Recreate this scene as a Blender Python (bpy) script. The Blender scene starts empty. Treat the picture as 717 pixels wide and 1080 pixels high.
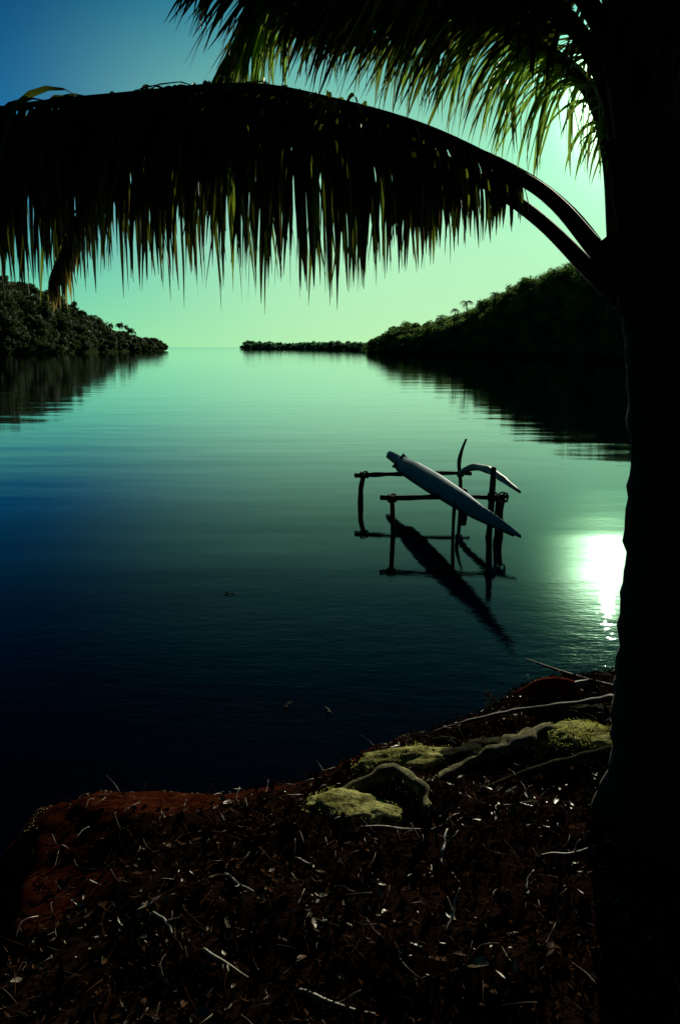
import bpy, math, random
import numpy as np
from mathutils import Vector, noise as mnoise
random.seed(7); RNG = np.random.default_rng(7)
R = math.radians
SC = bpy.context.scene
C = SC.collection

# ------------------------------------------------------------------ camera
CAM_Z = 2.0; F = 840.0; PITCH = math.atan(174 / 840)
cam = bpy.data.cameras.new('camera'); co = bpy.data.objects.new('camera', cam); C.objects.link(co)
cam.sensor_fit = 'VERTICAL'; cam.sensor_height = 36; cam.sensor_width = 24; cam.lens = 28
cam.clip_start = 0.05; cam.clip_end = 60000
co.location = (0, 0, CAM_Z); co.rotation_euler = (math.pi / 2 - PITCH, 0, 0)
SC.camera = co
_f = np.array([0, math.cos(PITCH), -math.sin(PITCH)]); _u = np.array([0, math.sin(PITCH), math.cos(PITCH)])
def ray(x, y):
    d = (x - 358.5) * np.array([1.0, 0, 0]) + (540 - y) * _u + F * _f
    return d / np.linalg.norm(d)
def at(x, y, dep):                      # surveyed point: bearing read off the photograph, real distance in metres
    d = ray(x, y); return np.array([0, 0, CAM_Z]) + d * (dep / d[1])
def on(x, y, z=0.0):                    # point at height z
    d = ray(x, y); return np.array([0, 0, CAM_Z]) + d * ((z - CAM_Z) / d[2])

# ------------------------------------------------------------------ light
_s = ray(640, 606); SUN = np.array([_s[0], _s[1], -_s[2]])
SUN_EL = math.asin(SUN[2]); SUN_AZ = math.atan2(SUN[0], SUN[1])
sl = bpy.data.lights.new('sun', 'SUN'); sl.energy = 5.0; sl.angle = R(0.55); sl.color = (1.0, 0.93, 0.72)
so = bpy.data.objects.new('sun', sl); C.objects.link(so)
so.rotation_euler = Vector(-SUN).to_track_quat('-Z', 'Y').to_euler(); so.location = (20, 60, 20)

def lin(r, g, b, k=1.0):
    f = lambda c: (c / 12.92 if c <= 0.04045 else ((c + 0.055) / 1.055) ** 2.4)
    return (f(r / 255) * k, f(g / 255) * k, f(b / 255) * k, 1)
W = bpy.data.worlds.new("World"); SC.world = W; W.use_nodes = True
nt = W.node_tree; nt.nodes.clear()
def N(t, **kw):
    n = nt.nodes.new(t)
    for k, v in kw.items(): setattr(n, k, v)
    return n
tc = N('ShaderNodeTexCoord'); nrm = N('ShaderNodeVectorMath', operation='NORMALIZE')
nt.links.new(tc.outputs['Generated'], nrm.inputs[0])
sep = N('ShaderNodeSeparateXYZ'); nt.links.new(nrm.outputs[0], sep.inputs[0])
dot = N('ShaderNodeVectorMath', operation='DOT_PRODUCT'); nt.links.new(nrm.outputs[0], dot.inputs[0]); dot.inputs[1].default_value = tuple(SUN)
absz = N('ShaderNodeMath', operation='ABSOLUTE'); nt.links.new(sep.outputs[2], absz.inputs[0])
def wramp(stops):
    r = N('ShaderNodeValToRGB'); e = r.color_ramp.elements
    while len(e) < len(stops): e.new(0.5)
    for i, (deg, c) in enumerate(stops):
        e[i].position = math.sin(R(deg)); e[i].color = c
    nt.links.new(absz.outputs[0], r.inputs[0]); return r
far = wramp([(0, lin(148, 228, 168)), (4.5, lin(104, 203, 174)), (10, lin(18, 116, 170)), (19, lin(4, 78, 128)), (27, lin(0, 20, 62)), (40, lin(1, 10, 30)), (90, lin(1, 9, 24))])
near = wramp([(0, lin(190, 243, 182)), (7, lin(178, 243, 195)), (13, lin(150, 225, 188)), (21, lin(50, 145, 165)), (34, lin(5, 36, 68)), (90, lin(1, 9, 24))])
mr = N('ShaderNodeMapRange', interpolation_type='SMOOTHERSTEP'); mr.inputs[1].default_value = math.cos(R(43)); mr.inputs[2].default_value = math.cos(R(4))
nt.links.new(dot.outputs['Value'], mr.inputs[0])
mix = N('ShaderNodeMix', data_type='RGBA'); nt.links.new(mr.outputs[0], mix.inputs[0])
nt.links.new(far.outputs[0], mix.inputs[6]); nt.links.new(near.outputs[0], mix.inputs[7])
# dimmer sky away from the sun
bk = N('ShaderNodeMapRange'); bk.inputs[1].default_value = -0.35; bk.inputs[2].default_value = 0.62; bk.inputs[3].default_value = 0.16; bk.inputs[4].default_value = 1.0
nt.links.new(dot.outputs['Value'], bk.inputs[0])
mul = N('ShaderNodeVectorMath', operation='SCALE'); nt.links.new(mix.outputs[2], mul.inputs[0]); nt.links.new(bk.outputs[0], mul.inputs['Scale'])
# aureole round the sun
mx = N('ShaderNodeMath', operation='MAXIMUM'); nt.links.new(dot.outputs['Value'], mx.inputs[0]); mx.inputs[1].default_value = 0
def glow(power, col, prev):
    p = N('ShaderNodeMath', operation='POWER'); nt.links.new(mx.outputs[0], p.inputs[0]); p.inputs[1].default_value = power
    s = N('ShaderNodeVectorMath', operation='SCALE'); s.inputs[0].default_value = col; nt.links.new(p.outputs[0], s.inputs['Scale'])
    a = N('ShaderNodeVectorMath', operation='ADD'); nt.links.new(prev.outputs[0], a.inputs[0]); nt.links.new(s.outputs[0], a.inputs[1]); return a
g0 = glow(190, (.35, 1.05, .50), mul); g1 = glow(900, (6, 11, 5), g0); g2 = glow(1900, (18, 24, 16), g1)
sky = N('ShaderNodeTexSky', sky_type='NISHITA'); sky.sun_disc = False; sky.sun_elevation = SUN_EL; sky.sun_rotation = SUN_AZ
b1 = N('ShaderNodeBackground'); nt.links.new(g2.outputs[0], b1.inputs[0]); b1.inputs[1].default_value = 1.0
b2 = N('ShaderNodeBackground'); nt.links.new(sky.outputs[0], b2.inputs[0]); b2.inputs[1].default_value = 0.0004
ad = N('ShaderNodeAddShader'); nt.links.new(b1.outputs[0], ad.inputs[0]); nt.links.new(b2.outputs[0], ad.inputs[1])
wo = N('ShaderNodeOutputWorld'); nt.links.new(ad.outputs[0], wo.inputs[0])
SC.view_settings.view_transform = 'Standard'; SC.view_settings.look = 'None'; SC.view_settings.exposure = 0; SC.view_settings.gamma = 1
SC.render.engine = 'CYCLES'; SC.cycles.use_denoising = True; SC.cycles.max_bounces = 6; SC.cycles.sample_clamp_indirect = 4

# ------------------------------------------------------------------ materials
def newmat(name):
    m = bpy.data.materials.new(name); m.use_nodes = True; m.node_tree.nodes.clear(); return m
class NT:
    def __init__(s, m): s.t = m.node_tree; s.m = m
    def n(s, t, **kw):
        x = s.t.nodes.new(t)
        for k, v in kw.items(): setattr(x, k, v)
        return x
    def l(s, a, b): s.t.links.new(a, b)
    def noise(s, scale, detail=4, rough=.6, vec=None, coord='Object'):
        t = s.n('ShaderNodeTexNoise'); t.inputs['Scale'].default_value = scale; t.inputs['Detail'].default_value = detail; t.inputs['Roughness'].default_value = rough
        if vec is None:
            vec = s.n('ShaderNodeTexCoord').outputs[coord]
        s.l(vec, t.inputs['Vector']); return t
    def ramp(s, src, stops):
        r = s.n('ShaderNodeValToRGB'); e = r.color_ramp.elements
        while len(e) < len(stops): e.new(0.5)
        for i, (p, c) in enumerate(stops): e[i].position = p; e[i].color = (*c, 1) if len(c) == 3 else c
        s.l(src, r.inputs[0]); return r
    def mapping(s, scale, coord='Object'):
        m = s.n('ShaderNodeMapping'); m.inputs['Scale'].default_value = scale
        s.l(s.n('ShaderNodeTexCoord').outputs[coord], m.inputs[0]); return m.outputs[0]
    def out(s, sh): o = s.n('ShaderNodeOutputMaterial'); s.l(sh, o.inputs[0]); return s.m

def surf(name, stops, scale=8, rough=.8, bump=.3, bscale=30, spec=.3, map3=None, dist=.02):
    m = newmat(name); T = NT(m)
    vec = T.mapping(map3) if map3 else None
    nz = T.noise(scale, 6, .65, vec); r = T.ramp(nz.outputs[0], stops)
    p = T.n('ShaderNodeBsdfPrincipled'); T.l(r.outputs[0], p.inputs['Base Color'])
    p.inputs['Roughness'].default_value = rough; p.inputs['Specular IOR Level'].default_value = spec
    nb = T.noise(bscale, 5, .7, vec); b = T.n('ShaderNodeBump'); b.inputs['Strength'].default_value = bump; b.inputs['Distance'].default_value = dist
    T.l(nb.outputs[0], b.inputs['Height']); T.l(b.outputs[0], p.inputs['Normal'])
    return T.out(p.outputs[0])

M = {}
M['bark'] = surf('palm_bark', [(.3, (.012, .010, .008)), (.7, (.045, .036, .028))], 6, .9, .8, 14, .15, (1, 1, 5), .05)
M['rachis'] = surf('palm_rachis', [(.3, (.02, .018, .008)), (.7, (.06, .05, .022))], 10, .75, .3, 40, .15)
M['fibre'] = surf('palm_fibre', [(.3, (.012, .008, .005)), (.7, (.06, .04, .02))], 40, .9, .6, 90, .1)
M['wood'] = surf('weathered_wood', [(.3, (.02, .017, .014)), (.75, (.09, .075, .06))], 12, .8, .5, 30, .2, (1, 1, .3), .01)
M['driftwood'] = surf('pale_driftwood', [(.25, (.04, .032, .022)), (.5, (.12, .098, .07)), (.75, (.24, .20, .15))], 14, .6, .6, 30, .4, None, .01)
M['root'] = surf('root_bark', [(.3, (.02, .018, .008)), (.52, (.13, .12, .045)), (.75, (.38, .35, .15))], 22, .85, 1, 55, .04, None, .02)
M['redlog'] = surf('red_wood', [(.3, (.05, .008, .006)), (.6, (.16, .03, .018)), (.85, (.09, .05, .03))], 7, .9, .6, 30, 0)
M['mossy'] = surf('moss_covered_stone', [(.34, (.03, .03, .012)), (.46, (.17, .17, .055)), (.6, (.40, .39, .15)), (.8, (.28, .26, .11))], 13, .9, 1, 70, 0, None, .012)
M['stone'] = surf('dark_stone', [(.3, (.012, .013, .009)), (.7, (.06, .06, .035))], 9, .9, 1, 40, .0)
M['hill'] = surf('hill_ground', [(.3, (.012, .018, .006)), (.7, (.03, .04, .015))], .05, .95, .3, 1, 0)
M['canoe'] = surf('faded_blue_paint', [(.25, (.006, .06, .10)), (.45, (.012, .11, .17)), (.62, (.022, .16, .23)), (.8, (.06, .20, .25))], 7, .7, .35, 60, .12, (3, .8, 3), .006)
M['canoe_in'] = surf('dark_red_inner_hull', [(.3, (.03, .008, .008)), (.7, (.09, .02, .018))], 8, .7, .3, 40, .3)
M['grey_pole'] = surf('pale_green_pole', [(.3, (.10, .13, .09)), (.7, (.24, .28, .2))], 9, .6, .4, 40, .4)

def leafmat(name, front, back, tip, trans=.35, rough=.45, var=0.5, spec=.4, varied=False):
    m = newmat(name); T = NT(m)
    uv = T.n('ShaderNodeUVMap'); uv.uv_map = 'UVMap'; sp = T.n('ShaderNodeSeparateXYZ'); T.l(uv.outputs[0], sp.inputs[0])
    at_ = T.n('ShaderNodeAttribute'); at_.attribute_name = 'rnd'
    nz = T.noise(3.0, 3)
    sub = T.n('ShaderNodeMath', operation='MULTIPLY_ADD'); T.l(nz.outputs[0], sub.inputs[0]); sub.inputs[1].default_value = .25
    T.l(sp.outputs[1], sub.inputs[2])
    ad_ = T.n('ShaderNodeMath', operation='MULTIPLY_ADD'); T.l(at_.outputs['Fac'], ad_.inputs[0]); ad_.inputs[1].default_value = var; T.l(sub.outputs[0], ad_.inputs[2])
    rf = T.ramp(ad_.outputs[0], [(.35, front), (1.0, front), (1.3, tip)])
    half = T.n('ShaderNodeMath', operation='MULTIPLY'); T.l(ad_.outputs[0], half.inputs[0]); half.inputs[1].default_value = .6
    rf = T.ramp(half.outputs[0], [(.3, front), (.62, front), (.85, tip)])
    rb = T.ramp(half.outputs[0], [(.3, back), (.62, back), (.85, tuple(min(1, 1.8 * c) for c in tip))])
    p = T.n('ShaderNodeBsdfPrincipled'); T.l(rf.outputs[0], p.inputs['Base Color']); p.inputs['Roughness'].default_value = rough; p.inputs['Specular IOR Level'].default_value = spec
    t = T.n('ShaderNodeBsdfTranslucent')
    if varied:      # leaflets differ in age: some thick and dark, some thin and bright
        wn = T.n('ShaderNodeTexWhiteNoise'); wn.noise_dimensions = '1D'; T.l(at_.outputs['Fac'], wn.inputs['W'])
        vr = T.ramp(wn.outputs[0], [(.0, (.02, .02, .02)), (.5, (.08, .08, .08)), (.72, (.45, .4, .35)), (1, (1, 1, 1))])
        mm = T.n('ShaderNodeMix', data_type='RGBA', blend_type='MULTIPLY'); mm.inputs[0].default_value = 1; T.l(rb.outputs[0], mm.inputs[6]); T.l(vr.outputs[0], mm.inputs[7]); T.l(mm.outputs[2], t.inputs[0])
    else: T.l(rb.outputs[0], t.inputs[0])
    x = T.n('ShaderNodeMixShader'); x.inputs[0].default_value = trans; T.l(p.outputs[0], x.inputs[1]); T.l(t.outputs[0], x.inputs[2])
    return T.out(x.outputs[0])
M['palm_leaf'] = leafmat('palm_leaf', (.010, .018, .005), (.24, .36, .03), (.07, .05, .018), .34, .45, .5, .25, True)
M['young_leaf'] = leafmat('young_palm_leaf', (.02, .035, .008), (.24, .44, .05), (.09, .09, .03), .40, .45, .5, .35)
M['dry_leaf'] = leafmat('dry_palm_leaf', (.06, .05, .02), (.30, .26, .06), (.16, .11, .04), .4)
M['wood_leaf'] = leafmat('woodland_leaf', (.018, .034, .011), (.045, .085, .02), (.04, .05, .025), .25, .7, 1.0, .08)
M['near_leaf'] = leafmat('near_ridge_leaf', (.10, .19, .05), (.16, .30, .07), (.16, .2, .08), .35, .7, 1.0, .1)  # woodland leaf painted lighter to offset the backlit ridge's shade
M['islet_leaf'] = leafmat('islet_leaf', (.06, .17, .09), (.12, .30, .14), (.10, .2, .10), .45, .6, 1.0)  # lighter green stands in for haze over the backlit islet
M['moss'] = leafmat('moss_blades', (.13, .135, .04), (.34, .35, .07), (.30, .28, .08), .45, .7, .6)

def littermat():
    m = newmat('leaf_litter'); T = NT(m)
    a = T.n('ShaderNodeAttribute'); a.attribute_name = 'rnd'
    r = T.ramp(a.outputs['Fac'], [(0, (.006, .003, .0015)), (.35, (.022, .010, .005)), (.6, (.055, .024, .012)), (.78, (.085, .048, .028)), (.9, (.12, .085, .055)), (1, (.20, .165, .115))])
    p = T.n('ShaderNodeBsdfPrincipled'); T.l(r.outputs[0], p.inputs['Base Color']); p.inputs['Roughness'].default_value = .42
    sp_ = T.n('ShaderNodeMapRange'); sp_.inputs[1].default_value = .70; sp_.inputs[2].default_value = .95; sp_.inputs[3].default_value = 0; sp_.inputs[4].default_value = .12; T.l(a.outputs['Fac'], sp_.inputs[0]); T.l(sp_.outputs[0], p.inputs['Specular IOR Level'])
    return T.out(p.outputs[0])
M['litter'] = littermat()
M['gravel'] = surf('yellow_brown_gravel', [(.3, (.05, .03, .010)), (.5, (.2, .12, .035)), (.75, (.36, .26, .1))], 60, .8, .2, 90, .15)

def groundmat():
    m = newmat('shore_soil'); T = NT(m)
    a = T.n('ShaderNodeAttribute'); a.attribute_name = 'red'
    n1 = T.noise(9, 8, .7); soil = T.ramp(n1.outputs[0], [(.3, (.004, .0022, .0012)), (.6, (.014, .007, .004)), (.8, (.035, .018, .009))])
    n2 = T.noise(14, 8, .75); red = T.ramp(n2.outputs[0], [(.3, (.008, .0016, .001)), (.48, (.030, .006, .003)), (.6, (.052, .013, .005)), (.72, (.10, .042, .014))])
    n3 = T.noise(5, 5, .7); ma = T.n('ShaderNodeMath', operation='MULTIPLY_ADD'); T.l(n3.outputs[0], ma.inputs[0]); ma.inputs[1].default_value = 1.2; ma.inputs[2].default_value = -.6
    s = T.n('ShaderNodeMath', operation='ADD', use_clamp=True); T.l(a.outputs['Fac'], s.inputs[0]); T.l(ma.outputs[0], s.inputs[1])
    sm = T.n('ShaderNodeMapRange'); sm.inputs[1].default_value = .35; sm.inputs[2].default_value = .65; T.l(s.outputs[0], sm.inputs[0])
    x = T.n('ShaderNodeMix', data_type='RGBA'); T.l(sm.outputs[0], x.inputs[0]); T.l(soil.outputs[0], x.inputs[6]); T.l(red.outputs[0], x.inputs[7])
    p = T.n('ShaderNodeBsdfPrincipled'); T.l(x.outputs[2], p.inputs['Base Color']); p.inputs['Roughness'].default_value = .95; p.inputs['Specular IOR Level'].default_value = 0
    nb = T.noise(45, 6, .75); b = T.n('ShaderNodeBump'); b.inputs['Strength'].default_value = .8; b.inputs['Distance'].default_value = .02
    T.l(nb.outputs[0], b.inputs['Height']); T.l(b.outputs[0], p.inputs['Normal'])
    return T.out(p.outputs[0])
M['ground'] = groundmat()

def watermat():
    m = newmat('lagoon_water'); T = NT(m)
    geo = T.n('ShaderNodeNewGeometry'); pos = geo.outputs['Position']
    sp = T.n('ShaderNodeSeparateXYZ'); T.l(pos, sp.inputs[0])
    def wave(sx, sy, scale, det=3, rough=.55):
        mp = T.n('ShaderNodeMapping'); mp.inputs['Scale'].default_value = (sx, sy, 1); T.l(pos, mp.inputs[0])
        mp.inputs['Rotation'].default_value = (0, 0, R(8))
        return T.noise(scale, det, rough, mp.outputs[0])
    # broad slow swell, wind ripple, and fine ripples near the shore on the sunlit side
    big = wave(.35, 1.0, .55, 2); rip = wave(.55, 1.3, 5.0, 4, .6); fine = wave(.7, 1.2, 22, 3, .6)
    patch = wave(.10, .55, .35, 3)
    pr = T.n('ShaderNodeMapRange'); T.l(patch.outputs[0], pr.inputs[0]); pr.inputs[1].default_value = .35; pr.inputs[2].default_value = .7; pr.inputs[3].default_value = .35; pr.inputs[4].default_value = 1.0
    # nearness factor: ripples are stronger where the breeze reaches the shore
    ny = T.n('ShaderNodeMapRange'); T.l(sp.outputs[1], ny.inputs[0]); ny.inputs[1].default_value = 7.4; ny.inputs[2].default_value = 4.4; ny.inputs[3].default_value = .02; ny.inputs[4].default_value = 1.0
    def mul_(a, b, k=None):
        n = T.n('ShaderNodeMath', operation='MULTIPLY'); T.l(a, n.inputs[0])
        if k is None: T.l(b, n.inputs[1])
        else: n.inputs[1].default_value = k
        return n.outputs[0]
    def add_(a, b):
        n = T.n('ShaderNodeMath', operation='ADD'); T.l(a, n.inputs[0]); T.l(b, n.inputs[1]); return n.outputs[0]
    h = mul_(big.outputs[0], None, .012)
    h = add_(h, mul_(mul_(rip.outputs[0], pr.outputs[0]), ny.outputs[0]) if False else mul_(mul_(rip.outputs[0], pr.outputs[0]), None, .0009))
    h = add_(h, mul_(mul_(rip.outputs[0], ny.outputs[0]), None, .0030))
    h = add_(h, mul_(mul_(fine.outputs[0], ny.outputs[0]), None, .0010))
    # open sea beyond the lagoon mouth is rougher
    fy = T.n('ShaderNodeMapRange'); T.l(sp.outputs[1], fy.inputs[0]); fy.inputs[1].default_value = 700; fy.inputs[2].default_value = 1100; fy.inputs[3].default_value = 0; fy.inputs[4].default_value = 1
    sea = wave(.3, 1, 1.2, 3); h = add_(h, mul_(mul_(sea.outputs[0], fy.outputs[0]), None, .12))
    b = T.n('ShaderNodeBump'); b.inputs['Strength'].default_value = 1; b.inputs['Distance'].default_value = 1; T.l(h, b.inputs['Height'])
    fr = T.n('ShaderNodeFresnel'); fr.inputs['IOR'].default_value = 1.25; T.l(b.outputs[0], fr.inputs['Normal'])
    fc = T.ramp(fr.outputs[0], [(.0, (.006,) * 3), (.06, (.012,) * 3), (.15, (.060,) * 3), (.25, (.16,) * 3), (.37, (.36,) * 3), (.52, (.64,) * 3), (.68, (.86,) * 3), (.9, (1,) * 3)])
    df = T.n('ShaderNodeBsdfDiffuse'); df.inputs[0].default_value = (.0002, .0009, .0035, 1)
    gl = T.n('ShaderNodeBsdfGlossy', distribution='BECKMANN'); gl.inputs['Roughness'].default_value = .10; gl.inputs['Color'].default_value = (.86, .97, 1, 1); T.l(b.outputs[0], gl.inputs['Normal'])
    gl.inputs['Roughness'].default_value = .045
    mx_ = T.n('ShaderNodeMixShader'); T.l(fc.outputs[0], mx_.inputs[0]); T.l(df.outputs[0], mx_.inputs[1]); T.l(gl.outputs[0], mx_.inputs[2])
    return T.out(mx_.outputs[0])
M['water'] = watermat()

# ------------------------------------------------------------------ mesh helpers
def tag(o, label=None, cat=None, group=None, kind=None):
    if label: o['label'] = label
    if cat: o['category'] = cat
    if group: o['group'] = group
    if kind: o['kind'] = kind
    return o
def mesh_obj(name, v, f, mat, parent=None, smooth=True, uv=None, rnd=None, attr=None, mats=None, midx=None):
    me = bpy.data.meshes.new(name); me.from_pydata([tuple(map(float, p)) for p in v] if not isinstance(v, np.ndarray) else v.tolist(), [], f if isinstance(f, list) else f.tolist())
    if mats:
        for m in mats: me.materials.append(m)
        me.polygons.foreach_set('material_index', midx)
    else: me.materials.append(mat)
    if smooth: me.polygons.foreach_set('use_smooth', [True] * len(me.polygons))
    if uv is not None:
        ul = me.uv_layers.new(name='UVMap'); li = np.zeros(len(me.loops), dtype=np.int32); me.loops.foreach_get('vertex_index', li)
        ul.data.foreach_set('uv', np.asarray(uv, dtype=np.float32)[li].ravel())
    if rnd is not None:
        a = me.attributes.new('rnd', 'FLOAT', 'POINT'); a.data.foreach_set('value', np.asarray(rnd, dtype=np.float32))
    if attr:
        for k, val in attr.items():
            a = me.attributes.new(k, 'FLOAT', 'POINT'); a.data.foreach_set('value', np.asarray(val, dtype=np.float32))
    me.update()
    o = bpy.data.objects.new(name, me); C.objects.link(o)
    if parent is not None:
        o.parent = parent; o.location = tuple(-np.array(parent.location))   # mesh coordinates are written in world space
    return o
def recentre(o, origin):                # move a thing's origin to its base
    for v in o.data.vertices: v.co -= Vector(origin)
    o.location = tuple(origin)
def empty(name, loc):
    o = bpy.data.objects.new(name, None); C.objects.link(o); o.location = tuple(map(float, loc)); o.empty_display_size = .2; return o

class MB:
    def __init__(s): s.v = []; s.f = []; s.r = []; s.uv = []; s.n = 0
    def add(s, v, f, rnd=0.0, uv=None):
        v = np.asarray(v, float); s.v.append(v); s.f.extend([tuple(i + s.n for i in q) for q in f])
        s.r.append(np.full(len(v), rnd)); s.uv.append(np.zeros((len(v), 2)) if uv is None else np.asarray(uv)); s.n += len(v)
    def build(s, name, mat, parent=None, smooth=True):
        return mesh_obj(name, np.concatenate(s.v), s.f, mat, parent, smooth, np.concatenate(s.uv), np.concatenate(s.r))
def norm(a): a = np.asarray(a, float); return a / (np.linalg.norm(a) + 1e-12)
def spline(pts, n):
    P = np.asarray(pts, float); P = np.vstack([2 * P[0] - P[1], P, 2 * P[-1] - P[-2]]); out = []
    k = len(P) - 3
    for i in range(n):
        t = i / (n - 1) * k; j = min(int(t), k - 1); u = t - j
        a, b, c, d = P[j:j + 4]
        out.append(.5 * (2 * b + (c - a) * u + (2 * a - 5 * b + 4 * c - d) * u * u + (3 * b - a - 3 * c + d) * u ** 3))
    return np.array(out)
def tube(mb, pts, rad, sides=8, rough=0.0, rnd=0.0, flat=1.0, nscale=6):
    P = np.asarray(pts, float); n = len(P); rad = np.interp(np.linspace(0, 1, n), np.linspace(0, 1, len(rad)), rad)
    T = np.gradient(P, axis=0); ref = np.array([0, 0, 1.0]) if abs(norm(T[0])[2]) < .9 else np.array([0, 1.0, 0])
    V = []
    for i in range(n):
        t = norm(T[i]); a = norm(np.cross(ref, t)); b = np.cross(t, a)
        for k in range(sides):
            th = 2 * math.pi * k / sides; r = rad[i]
            d = math.cos(th) * a + flat * math.sin(th) * b; q = P[i] + d * r
            if rough: r2 = r * (1 + rough * mnoise.noise(Vector(q * nscale)) * 2); q = P[i] + d * r2
            V.append(q)
    Fc = [(i * sides + k, i * sides + (k + 1) % sides, (i + 1) * sides + (k + 1) % sides, (i + 1) * sides + k) for i in range(n - 1) for k in range(sides)]
    V.append(P[0] - norm(T[0]) * rad[0] * .3); V.append(P[-1] + norm(T[-1]) * rad[-1] * .3); s, e = len(V) - 2, len(V) - 1
    Fc += [(s, (k + 1) % sides, k) for k in range(sides)] + [(e, (n - 1) * sides + k, (n - 1) * sides + (k + 1) % sides) for k in range(sides)]
    mb.add(V, Fc, rnd)
def wob(a, b, n=8, amp=.02, seed=0):
    a = np.asarray(a, float); b = np.asarray(b, float); rr = np.random.default_rng(seed)
    P = np.linspace(a, b, n); P[1:-1] += np.cumsum(rr.normal(0, amp, (n - 2, 3)), 0) * .5; return spline(P, n * 3)

# ------------------------------------------------------------------ water
wb = MB(); X = 26000
wv = [(-X, -300, 0), (X, -300, 0), (X, X * 1.2, 0), (-X, X * 1.2, 0)]
o = mesh_obj('water', wv, [(0, 1, 2, 3)], M['water'], smooth=False); tag(o, kind='structure')

# ------------------------------------------------------------------ shore ground
shore = [(-60, -40), (-14, -12), (-5, -3), (-2.6, .6)] + [tuple(on(x, y)[:2]) for x, y in
         [(-40, 1040), (0, 955), (18, 900), (45, 855), (110, 845), (200, 842), (300, 832), (350, 812), (400, 796), (440, 782), (500, 762), (530, 738), (560, 724), (640, 716), (700, 700)]] + \
        [(3.4, 5.5), (7, 6.6), (20, 13), (45, 34), (75, 60)]
SH = np.array(shore)
LANDPOLY = np.vstack([SH, [(140, 60), (140, -120), (-60, -120)]])
def sdist(Pxy):
    d = np.full(len(Pxy), 1e9)
    for a, b in zip(SH[:-1], SH[1:]):
        ab = b - a; t = np.clip(((Pxy - a) @ ab) / (ab @ ab), 0, 1); d = np.minimum(d, np.linalg.norm(Pxy - (a + t[:, None] * ab), axis=1))
    inside = np.zeros(len(Pxy), bool); n = len(LANDPOLY)
    for i in range(n):
        x1, y1 = LANDPOLY[i]; x2, y2 = LANDPOLY[(i + 1) % n]
        c = ((y1 > Pxy[:, 1]) != (y2 > Pxy[:, 1])) & (Pxy[:, 0] < (x2 - x1) * (Pxy[:, 1] - y1) / (y2 - y1 + 1e-12) + x1); inside ^= c
    return np.where(inside, d, -d)
def fbm(x, y, s, o=3):
    return mnoise.fractal(Vector((x * s, y * s, 3.3)), 1.0, 2.0, o)
def ghz(P):
    P = np.asarray(P, float); d = sdist(P)
    jig = np.array([fbm(x, y, 1.8) for x, y in P]) * .09; d = d + jig
    h = np.where(d > 0, .07 * np.clip(d / .12, 0, 1) + .26 * (1 - np.exp(-np.clip(d, 0, 99) / .9)), np.clip(d * .35, -1.6, 0))
    det = np.array([fbm(x, y, 3.2, 4) * .035 + fbm(x, y, 14, 3) * .010 for x, y in P])
    return h + det * np.where(d > 0, np.clip(d / .25, .1, 1), .1)
def gz(x, y): return float(ghz(np.array([[x, y]]))[0])
def axis(lo, hi, a, b, st):
    mid = np.arange(a, b + 1e-6, st); L = [a]; s = st
    while L[-1] > lo: s *= 1.35; L.append(L[-1] - s)
    H = [b]; s = st
    while H[-1] < hi: s *= 1.35; H.append(H[-1] + s)
    return np.concatenate([np.array(L[1:])[::-1], mid, np.array(H[1:])])
xs = axis(-60, 120, -2.2, 3.0, .028); ys = axis(-110, 60, .9, 5.6, .028)
gx, gy = np.meshgrid(xs, ys); P = np.stack([gx.ravel(), gy.ravel()], 1); gzv = ghz(P)
nx, ny = len(xs), len(ys)
idx = np.arange(nx * ny).reshape(ny, nx)
Fq = np.stack([idx[:-1, :-1].ravel(), idx[:-1, 1:].ravel(), idx[1:, 1:].ravel(), idx[1:, :-1].ravel()], 1)
dist = sdist(P)
red = np.clip(1.3 - dist / np.interp(P[:, 0], [-1.3, -.9, -.3, .2], [.62, .55, .30, .16]), 0, 1) * np.clip((.5 - P[:, 0]) / .4, 0, 1) * np.clip((P[:, 1] - 2.0) / .5, 0, 1)
g = mesh_obj('ground', np.column_stack([P, gzv]), Fq, M['ground'], attr={'red': red}); tag(g, kind='structure')

# ------------------------------------------------------------------ headlands
def crown_cards(rr, centre, rad, n, size, squash=.8, lobes=6):
    c = np.asarray(centre); L = rr.normal(0, 1, (lobes, 3)); L /= np.linalg.norm(L, axis=1)[:, None]; L[:, 2] = np.abs(L[:, 2]) * .9 - .25
    L = L * rad * rr.uniform(.35, .8, (lobes, 1)) * np.array([1, 1, squash]); lr = rad * rr.uniform(.3, .55, lobes)
    k = rr.integers(0, lobes, n); d = rr.normal(0, 1, (n, 3)); d /= np.linalg.norm(d, axis=1)[:, None]
    p = c + L[k] + d * (lr[k] * rr.uniform(.55, 1.05, n))[:, None] * np.array([1, 1, .8])
    a = rr.normal(0, 1, (n, 3)); a = np.cross(a, d + rr.normal(0, .5, (n, 3))); a /= np.linalg.norm(a, axis=1)[:, None]
    b = np.cross(a, d); b /= np.linalg.norm(b, axis=1)[:, None] + 1e-9
    s = size * rr.uniform(.5, 1.2, (n, 1))
    V = np.stack([p - a * s, p - b * s * .6, p + a * s, p + b * s * .6], 1).reshape(-1, 3)
    return V, np.repeat(np.clip(rr.uniform(0, 1, lobes)[k] * .6 + rr.uniform(0, .4, n), 0, 1), 4)
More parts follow.
